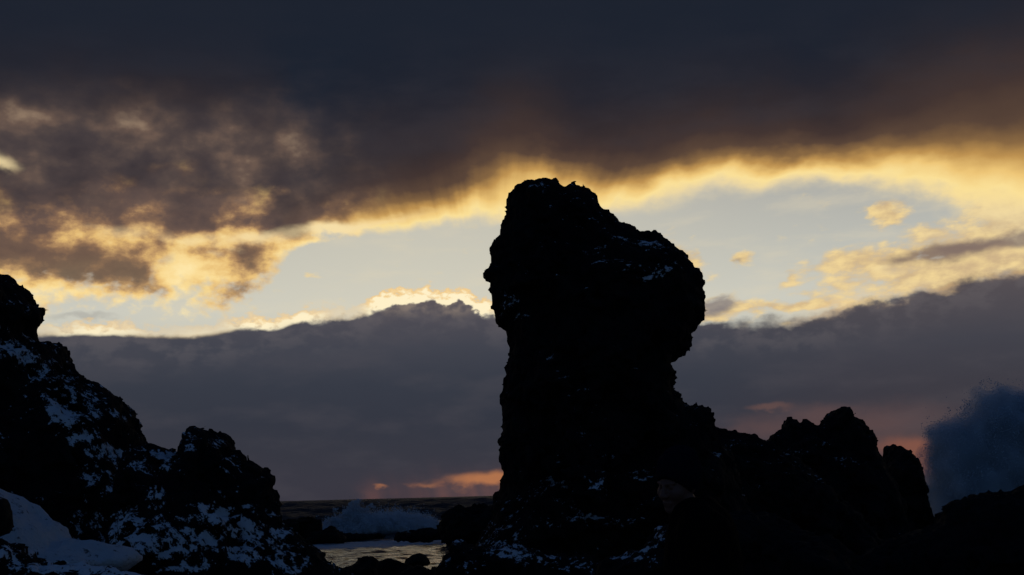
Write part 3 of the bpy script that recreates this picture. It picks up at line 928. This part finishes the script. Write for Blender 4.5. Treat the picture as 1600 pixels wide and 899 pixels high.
rock('sea_rock', [(684, 826), (688, 812), (696, 803), (706, 796), (716, 789), (728, 793), (742, 790), (755, 794), (772, 790), (800, 795), (810, 850), (700, 852), (690, 840)], 118, 2.6, 1.8, .12,
     'large rounded dark sea rock touching the left side of the stack base', 'sea rock', M_WET, bare=1.0, seed=149, relief=.9, rough=1.5)


# ------------------------------------------------------------------ breaking water
def drops_mesh(name, pts, size, mat, parent=None):
    """many small tumbled water clots, one tetrahedron each"""
    n = len(pts)
    rng = np.random.RandomState(9)
    base = np.array([[1, 1, 1], [1, -1, -1], [-1, 1, -1], [-1, -1, 1]], np.float32) / 1.7
    a = rng.rand(n, 3) * 6.28
    ca, sa = np.cos(a), np.sin(a)
    Rx = np.zeros((n, 3, 3), np.float32)
    Rz = np.zeros((n, 3, 3), np.float32)
    Rx[:, 0, 0] = 1; Rx[:, 1, 1] = ca[:, 0]; Rx[:, 1, 2] = -sa[:, 0]; Rx[:, 2, 1] = sa[:, 0]; Rx[:, 2, 2] = ca[:, 0]
    Rz[:, 2, 2] = 1; Rz[:, 0, 0] = ca[:, 1]; Rz[:, 0, 1] = -sa[:, 1]; Rz[:, 1, 0] = sa[:, 1]; Rz[:, 1, 1] = ca[:, 1]
    v = np.einsum('nij,njk,lk->nli', Rz, Rx, base) * size[:, None, None] + pts[:, None, :]
    f = np.array([[0, 1, 2], [0, 3, 1], [0, 2, 3], [1, 3, 2]])
    faces = (np.arange(n)[:, None, None] * 4 + f[None]).reshape(-1, 3)
    return mesh_from(name, v.reshape(-1, 3), faces, mat, False, parent)


def spray_mat():
    m, g = new_mat('spray_water')
    return finish(m, g, thin_scatter(m, g, principled(g, (0.76, 0.82, 0.90, 1), 0.9, **{'Specular IOR Level': 0.1}), 0.3))


def mist_mat(name, dens, nscale=0.5):
    m, g = new_mat(name)
    tcn = g.new('ShaderNodeTexCoord')
    n = g.noise(V(g, tcn.outputs['Object']), nscale, 5, 0.6)
    pv = g.new('ShaderNodeVolumePrincipled')
    pv.inputs['Color'].default_value = (0.86, 0.92, 0.98, 1)
    g.put(pv.inputs['Density'], g.sm(n, 0.34, 0.60, 0.3, 1.0) * dens)
    return finish(m, g, None, vol=pv.outputs[0])


M_SPRAY = spray_mat()


def spray(name, outline, D, thick, rnd, npts, smin, smax, h, dens, label, seed, nscale, edge=0.9, grow=-0.5):
    rng = np.random.RandomState(seed)
    pts = [at(x, y, D) for x, y in outline]
    poly = [(p[0], p[2]) for p in pts]
    pa = np.array(poly)
    # mist core
    pad = edge
    xs = np.arange(pa[:, 0].min() - pad, pa[:, 0].max() + pad, h)
    zs = np.arange(pa[:, 1].min() - pad, pa[:, 1].max() + pad, h)
    ys = np.arange(-thick - pad - .8, thick + pad + .8, h)
    PX, PZ = np.meshgrid(xs, zs, indexing='ij')
    d0 = poly_sdf(PX, PZ, poly)[:, None, :]
    y = ys[None, :, None]
    xx, yy, zz = np.broadcast_arrays(xs[:, None, None], y, zs[None, None, :])
    nz = edge * 0.7 * fbm(xx / edge / 1.5 + seed, yy / edge / 1.5, zz / edge / 1.5, 5, .6) + edge * 0.25 * fbm(xx / edge / 4 + seed, yy / edge / 4, zz / edge / 4, 2)
    root = None
    for k, (gr, dn) in enumerate(((grow, 0.18), (grow - 0.3 * edge, 0.4), (grow - 0.65 * edge, 0.9))):
        d = d0 + gr
        F = rnd - np.sqrt((rnd - np.minimum(d, rnd)) ** 2 + (y * rnd / thick) ** 2)
        F = (F + nz - 0.6 * (grow - gr)).astype(np.float32)
        F[0] = F[-1] = -1; F[:, 0] = F[:, -1] = -1; F[:, :, 0] = F[:, :, -1] = -1
        v, f = surface_nets(F, (xs[0], ys[0] + D, zs[0]), h)
        o = mesh_from(name if root is None else 'mist', v, f, mist_mat(name + '_mist', dens * dn, nscale), True)
        if root is None:
            root = recentre(o)
            tag(root, label, 'sea spray', None, 'stuff')
        else:
            recentre(o, root.location)
            o.location = (0, 0, 0)
            o.parent = root
            o['kind'] = 'stuff'
    # flung water
    out = []
    need = npts
    while need > 0:
        q = np.stack([rng.uniform(pa[:, 0].min() - pad, pa[:, 0].max() + pad, 60000),
                      rng.uniform(-thick, thick, 60000),
                      rng.uniform(pa[:, 1].min() - pad, pa[:, 1].max() + pad, 60000)], 1)
        dd = poly_sdf(q[:, 0], q[:, 2], poly)
        ff = rnd - np.sqrt((rnd - np.minimum(dd, rnd)) ** 2 + (q[:, 1] * rnd / thick) ** 2)
        cl = fbm(q[:, 0] / edge + seed, q[:, 1] / edge, q[:, 2] / edge, 4, .6)
        val = ff + cl * edge * 1.1
        keep = (val > -0.1 * edge) & (q[:, 1] < 0.3 * thick)
        keep &= rng.rand(len(q)) < np.clip((val + .1 * edge) / (0.5 * edge), 0, 1) ** 1.3 * np.exp(-np.clip(val - 0.6 * edge, 0, 9) / (.8 * edge))
        q = q[keep][:need]
        out.append(q)
        need -= len(q)
    q = np.concatenate(out)
    q[:, 1] += D
    sz = smin + (smax - smin) * rng.rand(len(q)) ** 3
    dr = drops_mesh('flung_water', (q - np.array(root.location)).astype(np.float32), sz.astype(np.float32), M_SPRAY, root)
    dr['kind'] = 'stuff'
    return root


spray('wave_spray', [(1470, 960), (1462, 820), (1448, 780), (1444, 745), (1446, 715), (1450, 695), (1448, 672), (1462, 660), (1480, 656), (1500, 645), (1518, 626), (1540, 611), (1560, 606), (1590, 610), (1630, 600), (1680, 620),
                     (1780, 640), (1860, 720), (1900, 960)], 78.0, 2.6, 2.4, 170000, 0.012, 0.044, 0.22, 4.0,
      'tall dark blue burst of wave spray behind the rocks at the right edge', 5, 0.5, 0.9, 0.05)
spray('wave_spray', [(508, 838), (512, 826), (520, 815), (526, 808), (536, 803), (541, 795), (548, 788), (554, 793), (562, 787), (570, 795), (580, 800), (592, 806), (606, 814), (600, 840)], 150.0, 1.8, 1.6, 70000, 0.02, 0.065, 0.25, 0.7,
      'pale splash of a wave bursting on the small rocks in the inlet', 8, 0.8, 1.1, 0.0)


def breaker():
    """white crest rolling in right of the splash, seaward of the reef"""
    D = 152.0
    top = [(500, 830), (520, 826), (560, 816), (585, 809), (598, 806), (610, 808), (622, 805), (640, 809), (655, 810), (664, 814), (676, 815), (686, 822), (690, 832)]
    pts = [at(x, y, D) for x, y in top + [(688, 846), (500, 846)]]
    poly = [(p[0], p[2]) for p in pts]
    pa = np.array(poly)
    h = .12
    xs = np.arange(pa[:, 0].min() - .5, pa[:, 0].max() + .5, h)
    zs = np.arange(pa[:, 1].min() - .5, pa[:, 1].max() + .5, h)
    ys = np.arange(-7.5, 7.5, h)
    PX, PZ = np.meshgrid(xs, zs, indexing='ij')
    d = poly_sdf(PX, PZ, poly)[:, None, :]
    y = ys[None, :, None] + 0 * d
    xx, yy, zz = np.broadcast_arrays(xs[:, None, None], y, zs[None, None, :])
    rnd, th = 1.6, 6.0
    F = rnd - np.sqrt((rnd - np.minimum(d, rnd)) ** 2 + (y * rnd / th) ** 2)
    F = F + 0.30 * fbm(xx / .9, yy / .9, zz / .9, 4, .6)
    F = F.astype(np.float32)
    F[0] = F[-1] = -1; F[:, 0] = F[:, -1] = -1; F[:, :, 0] = F[:, :, -1] = -1
    v, f = surface_nets(F, (xs[0], ys[0] + D, zs[0]), h)
    o = mesh_from('breaking_wave', v, f, M_FOAM, True)
    recentre(o)
    tag(o, 'churning white breaking wave seaward of the flat reef in the inlet', 'wave', None, 'structure')
    rng = np.random.RandomState(3)
    q = v[rng.randint(0, len(v), 60000)]
    up_ = q[:, 2] > (q[:, 2].min() + 0.35 * (q[:, 2].max() - q[:, 2].min()))
    q = q[up_]
    q = q + np.abs(rng.normal(0, 1, (len(q), 1))) ** 1.6 * np.array([[-0.10, 0.0, 0.22]]) + rng.normal(0, 0.07, q.shape)
    drops_mesh('flung_water', (q - np.array(o.location)).astype(np.float32), rng.uniform(.02, .07, len(q)).astype(np.float32), M_SPRAY, o)['kind'] = 'stuff'


breaker()


# ------------------------------------------------------------------ the person
def capsule(p, a, b, ra, rb):
    a, b = np.asarray(a, np.float32), np.asarray(b, np.float32)
    ab = b - a
    t_ = np.clip(((p - a) @ ab) / (ab @ ab), 0, 1)
    c = a + t_[..., None] * ab
    return np.linalg.norm(p - c, axis=-1) - (ra + (rb - ra) * t_)


def ellip(p, c, r):
    q = (p - np.asarray(c, np.float32)) / np.asarray(r, np.float32)
    k = np.linalg.norm(q, axis=-1)
    return (k - 1) * min(r)


def smin(a, b, k):
    h_ = np.clip(0.5 + 0.5 * (b - a) / k, 0, 1)
    return b * (1 - h_) + a * h_ - k * h_ * (1 - h_)


def smax(a, b, k): return -smin(-a, -b, k)


def field_mesh(name, fn, lo, hi, h, mat, parent, axes=None):
    xs, ys, zs = axes or (np.arange(lo[i], hi[i], h, dtype=np.float32) for i in range(3))
    p = np.stack(np.meshgrid(xs, ys, zs, indexing='ij'), -1)
    F = -fn(p).astype(np.float32)
    F[0] = F[-1] = -1; F[:, 0] = F[:, -1] = -1; F[:, :, 0] = F[:, :, -1] = -1
    v, f = surface_nets(F, (0, 0, 0), 1.0)
    v = np.stack([np.interp(v[:, i], np.arange(len(a)), a) for i, a in enumerate((xs, ys, zs))], 1)
    return mesh_from(name, v, f, mat, True, parent)


# local frame: the person faces -X (to the left in the photo) turned a little towards the camera (-Y)
HEAD_C = np.array([-0.085, 0.0, 1.625], np.float32)
# head turned ~35 degrees towards the camera from profile, chin tipped down
hr = np.array(Euler((R(0), R(0), R(42))).to_matrix() @ Euler((0, R(-14), 0)).to_matrix() @ Euler((R(4), 0, 0)).to_matrix())


def head_local(p): return (p - HEAD_C) @ hr        # columns: local axes; face looks along -X


def sdf_head(p):
    q = head_local(p)
    d = ellip(q, (0.012, 0, 0.035), (0.098, 0.077, 0.098))           # skull
    d = smin(d, ellip(q, (-0.030, 0, -0.040), (0.066, 0.060, 0.078)), 0.035)   # face and jaw
    d = smin(d, ellip(q, (-0.072, 0, -0.098), (0.022, 0.026, 0.018)), 0.028)   # chin
    d = smin(d, capsule(q, (-0.092, 0, 0.020), (-0.118, 0, -0.024), 0.009, 0.014), 0.014)  # nose
    for s in (-1, 1):
        d = smin(d, ellip(q, (-0.108, s * .013, -0.028), (.010, .009, .008)), 0.008)
        d = smin(d, ellip(q, (-0.066, s * 0.040, -0.022), (0.026, 0.024, 0.026)), 0.02)  # cheek
        d = smax(d, -ellip(q, (-0.100, s * 0.030, 0.010), (0.017, 0.018, 0.011)), 0.012)  # eye socket
        d = smin(d, ellip(q, (-0.080, s * 0.030, 0.009), (0.013, 0.013, 0.012)), 0.004)  # eyeball under lid
        d = smin(d, capsule(q, (-0.090, s * 0.014, 0.026), (-0.080, s * 0.046, 0.028), 0.008, 0.006), 0.01)  # brow
        d = smin(d, ellip(q, (0.012, s * 0.072, -0.010), (0.017, 0.008, 0.028)), 0.006)  # ear
    d = smin(d, capsule(q, (-0.094, -.020, -0.062), (-0.094, .020, -0.062), 0.006, 0.006), 0.006)  # lips
    d = smin(d, capsule(q, (-0.091, -.016, -0.073), (-0.091, .016, -0.073), 0.007, 0.007), 0.006)
    d = smax(d, -capsule(q, (-0.104, -.018, -0.067), (-0.104, .018, -0.067), 0.004, 0.004), 0.004)
    return d


J = dict(neck=(-0.03, 0, 1.47), chest=(0.01, 0, 1.28), belly=(0.02, 0, 1.08), pelvis=(0.03, 0, 0.94),
         shL=(0.0, -0.185, 1.40), shR=(0.02, 0.185, 1.40), elL=(0.03, -0.25, 1.12), elR=(0.05, 0.25, 1.12),
         wrL=(-0.08, -0.23, 0.89), wrR=(-0.06, 0.24, 0.89),
         hpL=(0.03, -0.09, 0.92), hpR=(0.03, 0.09, 0.92), knL=(-0.01, -0.11, 0.50), knR=(0.05, 0.11, 0.50), anL=(0.03, -0.12, 0.09), anR=(0.09, 0.12, 0.09))


def sdf_torso(p, e=0.0):
    q = p.copy()
    d = smin(ellip(p, J['chest'], (0.125 + e, 0.185 + e, 0.24 + e)), ellip(p, J['belly'], (0.12 + e, 0.16 + e, 0.20 + e)), 0.08)
    d = smin(d, capsule(p, J['shL'], J['shR'], 0.07 + e, 0.07 + e), 0.07)
    return smin(d, ellip(p, J['pelvis'], (0.125 + e, 0.165 + e, 0.13 + e)), 0.06)


def sdf_arms(p, e=0.0):
    d = None
    for s in 'LR':
        a = smin(capsule(p, J['sh' + s], J['el' + s], 0.055 + e, 0.042 + e), capsule(p, J['el' + s], J['wr' + s], 0.042 + e, 0.030 + e * 0.8), 0.02)
        d = a if d is None else np.minimum(d, a)
    return d


def sdf_legs(p, e=0.0):
    d = None
    for s in 'LR':
        a = smin(capsule(p, J['hp' + s], J['kn' + s], 0.085 + e, 0.058 + e), capsule(p, J['kn' + s], J['an' + s], 0.058 + e, 0.038 + e), 0.03)
        d = a if d is None else np.minimum(d, a)
    return d


def sdf_hands(p, e=0.0):
    d = None
    for s, sy in (('L', -1), ('R', 1)):
        w = np.array(J['wr' + s], np.float32)
        pc = w + (-0.03, 0, -0.055)
        a = ellip(p, pc, (0.042 + e, 0.016 + e, 0.052 + e))
        a = smin(a, capsule(p, w, pc, 0.027 + e, 0.024 + e), 0.02)
        for k in range(4):
            b0 = pc + np.array((-0.033 + 0.022 * k, 0, -0.040))
            L = (0.070, 0.078, 0.072, 0.056)[k]
            b1 = b0 + np.array((-0.006, -sy * 0.008, -L * .5))
            b2 = b1 + np.array((-0.004, -sy * 0.024, -L * .42))
            a = smin(a, np.minimum(capsule(p, b0, b1, 0.0095 + e, 0.009 + e), capsule(p, b1, b2, 0.009 + e, 0.0075 + e)), 0.004)
        t0 = pc + np.array((-0.036, -sy * 0.006, 0.020))
        t1 = t0 + np.array((-0.030, -sy * 0.016, -0.028))
        t2 = t1 + np.array((-0.006, -sy * 0.012, -0.030))
        a = smin(a, np.minimum(capsule(p, t0, t1, 0.012 + e, 0.010 + e), capsule(p, t1, t2, 0.010 + e, 0.008 + e)), 0.006)
        d = a if d is None else np.minimum(d, a)
    return d


def sdf_body(p):
    d = smin(sdf_torso(p), sdf_arms(p), 0.03)
    d = smin(d, sdf_legs(p), 0.03)
    d = smin(d, sdf_hands(p), 0.01)
    for s in 'LR':
        a = np.array(J['an' + s])
        d = smin(d, capsule(p, a + (0.02, 0, -0.045), a + (-0.15, 0, -0.060), 0.035, 0.026), 0.03)
    d = smin(d, capsule(p, J['neck'], HEAD_C + (0.015, 0, -0.07), 0.062, 0.056), 0.03)
    return smin(d, sdf_head(p), 0.015)


def folds(p, k=0.006): return k * fbm(p[..., 0] * 9, p[..., 1] * 9, p[..., 2] * 6, 2)


def sdf_jacket(p):
    d = smin(sdf_torso(p, 0.045), sdf_arms(p, 0.032), 0.04)
    d = smax(d, 0.80 - p[..., 2], 0.01)
    # tall collar round the neck and jaw
    c = capsule(p, (-0.02, 0, 1.44), (-0.035, 0, 1.515), 0.105, 0.098)
    c = smax(c, -capsule(p, (-0.02, 0, 1.50), (-0.045, 0, 1.66), 0.078, 0.085), 0.01)
    c = smax(c, p[..., 2] - 1.565 - 0.3 * p[..., 0], 0.01)
    d = smin(d, c, 0.03)
    return d + folds(p, 0.012) + 0.004 * fbm(p[..., 0] * 28, p[..., 1] * 28, p[..., 2] * 14, 2)


def sdf_trousers(p):
    d = smin(sdf_legs(p, 0.022), ellip(p, J['pelvis'], (0.145, 0.185, 0.12)), 0.04)
    d = smax(d, p[..., 2] - 0.97, 0.01)
    return smax(d, 0.13 - p[..., 2], 0.01) + folds(p, 0.006)


def sdf_beanie(p):
    q = head_local(p)
    d = ellip(q, (0.016, 0, 0.044), (0.117, 0.094, 0.122))
    d = smin(d, ellip(q, (0.045, 0, 0.125), (0.05, 0.05, 0.03)), 0.04)
    lim = 0.040 + 0.0 * q[..., 0]
    cut = (0.026 - 0.95 * np.clip(q[..., 0] + 0.065, -0.04, 0.10)) - q[..., 2]   # rim: low over the ear, up over the brow
    d = smax(d, cut, 0.008)
    ring = 0.0035 * np.sin(np.arctan2(q[..., 1], q[..., 0]) * 60)
    return d + ring


M_SKIN = plain_mat('skin', (0.20, 0.09, 0.065), 0.55, 60, 0.1, 0.3)
M_KNIT = plain_mat('navy_knit', (0.006, 0.008, 0.018), 0.95, 120, 0.4, 0.05)
M_JACK = plain_mat('black_jacket_cloth', (0.004, 0.004, 0.005), 0.9, 90, 0.4, 0.02)
M_TROU = plain_mat('dark_trouser_cloth', (0.008, 0.008, 0.01), 0.85, 90, 0.4, 0.1)
M_BOOT = plain_mat('boot_leather', (0.01, 0.008, 0.007), 0.6, 60, 0.4, 0.2)

hp = at(1060, 757, 6.5)
gz = float(hp[2] - 1.625)
person = bpy.data.objects.new('person', None)
col.objects.link(person)
person.location = (hp[0] + 0.085, 6.5, gz)
tag(person, 'person in a dark knit beanie and dark jacket looking left in front of the rocks', 'person')
ax = lambda *seg: np.concatenate([np.arange(a, b - 1e-5, h_, dtype=np.float32) for a, b, h_ in seg])
field_mesh('body', sdf_body, None, None, 0, M_SKIN, person,
           (ax((-0.32, -0.25, .010), (-0.25, -0.01, .0038), (-0.01, 0.33, .010)), ax((-0.36, -0.12, .009), (-0.12, 0.11, .0045), (0.11, 0.38, .009)),
            ax((-0.03, 0.64, .016), (0.64, 0.92, .008), (0.92, 1.46, .014), (1.46, 1.66, .0042), (1.66, 1.80, .01))))
field_mesh('jacket', sdf_jacket, (-0.30, -0.38, 0.76), (0.32, 0.38, 1.62), 0.0105, M_JACK, person)
field_mesh('trousers', sdf_trousers, (-0.25, -0.30, 0.08), (0.30, 0.30, 1.02), 0.012, M_TROU, person)
field_mesh('beanie', sdf_beanie, (-0.28, -0.20, 1.50), (0.16, 0.20, 1.86), 0.006, M_KNIT, person)
field_mesh('glove', lambda p: np.where(p[..., 1] < 0, smax(sdf_hands(p, 0.0035), p[..., 2] - 0.90, .005), 1.0), (-0.26, -0.32, 0.66), (0.0, -0.1, 0.94), 0.006, M_KNIT, person)
field_mesh('glove', lambda p: np.where(p[..., 1] > 0, smax(sdf_hands(p, 0.0035), p[..., 2] - 0.90, .005), 1.0), (-0.26, 0.1, 0.66), (0.0, 0.36, 0.94), 0.006, M_KNIT, person)
for s in 'LR':
    a_ = np.array(J['an' + s])

    def bf(p, a=a_):
        d = smin(capsule(p, a + (0.02, 0, -0.035), a + (-0.16, 0, -0.05), 0.055, 0.042), capsule(p, a + (0.01, 0, -0.03), a + (0.0, 0, 0.11), 0.058, 0.060), 0.02)
        d = smax(d, -p[..., 2] + 0.0, 0.006)
        return smax(d, p[..., 2] - 0.20, .01)
    field_mesh('boot', bf, a_ + (-0.26, -0.09, -0.10), a_ + (0.12, 0.09, 0.14), 0.009, M_BOOT, person)

# flat footing where the person stands
def footing():
    x0, y0 = person.location.x, person.location.y
    xs = np.arange(-1.3, 1.3, 0.05)
    X_, Y_ = np.meshgrid(xs, xs, indexing='ij')
    rr = np.sqrt(X_ ** 2 + Y_ ** 2)
    top = np.where(rr < 0.6, 0.0, 0.0 - (rr - 0.6) * 0.9) + 0.012 * fbm(X_ * 4, Y_ * 4, X_ * 0, 3) - 0.01
    v = np.stack([X_, Y_, top], -1).reshape(-1, 3)
    n = len(xs)
    i = (np.arange(n - 1)[:, None] * n + np.arange(n - 1)[None]).ravel()
    f = np.stack([i, i + n, i + n + 1, i + 1], 1)
    o = mesh_from('ground_rise', v, f, M_WET, True, attrs={'snow': np.full(len(v), -1.0)})
    o.location = (x0, y0, gz)
    tag(o, kind='structure')


footing()
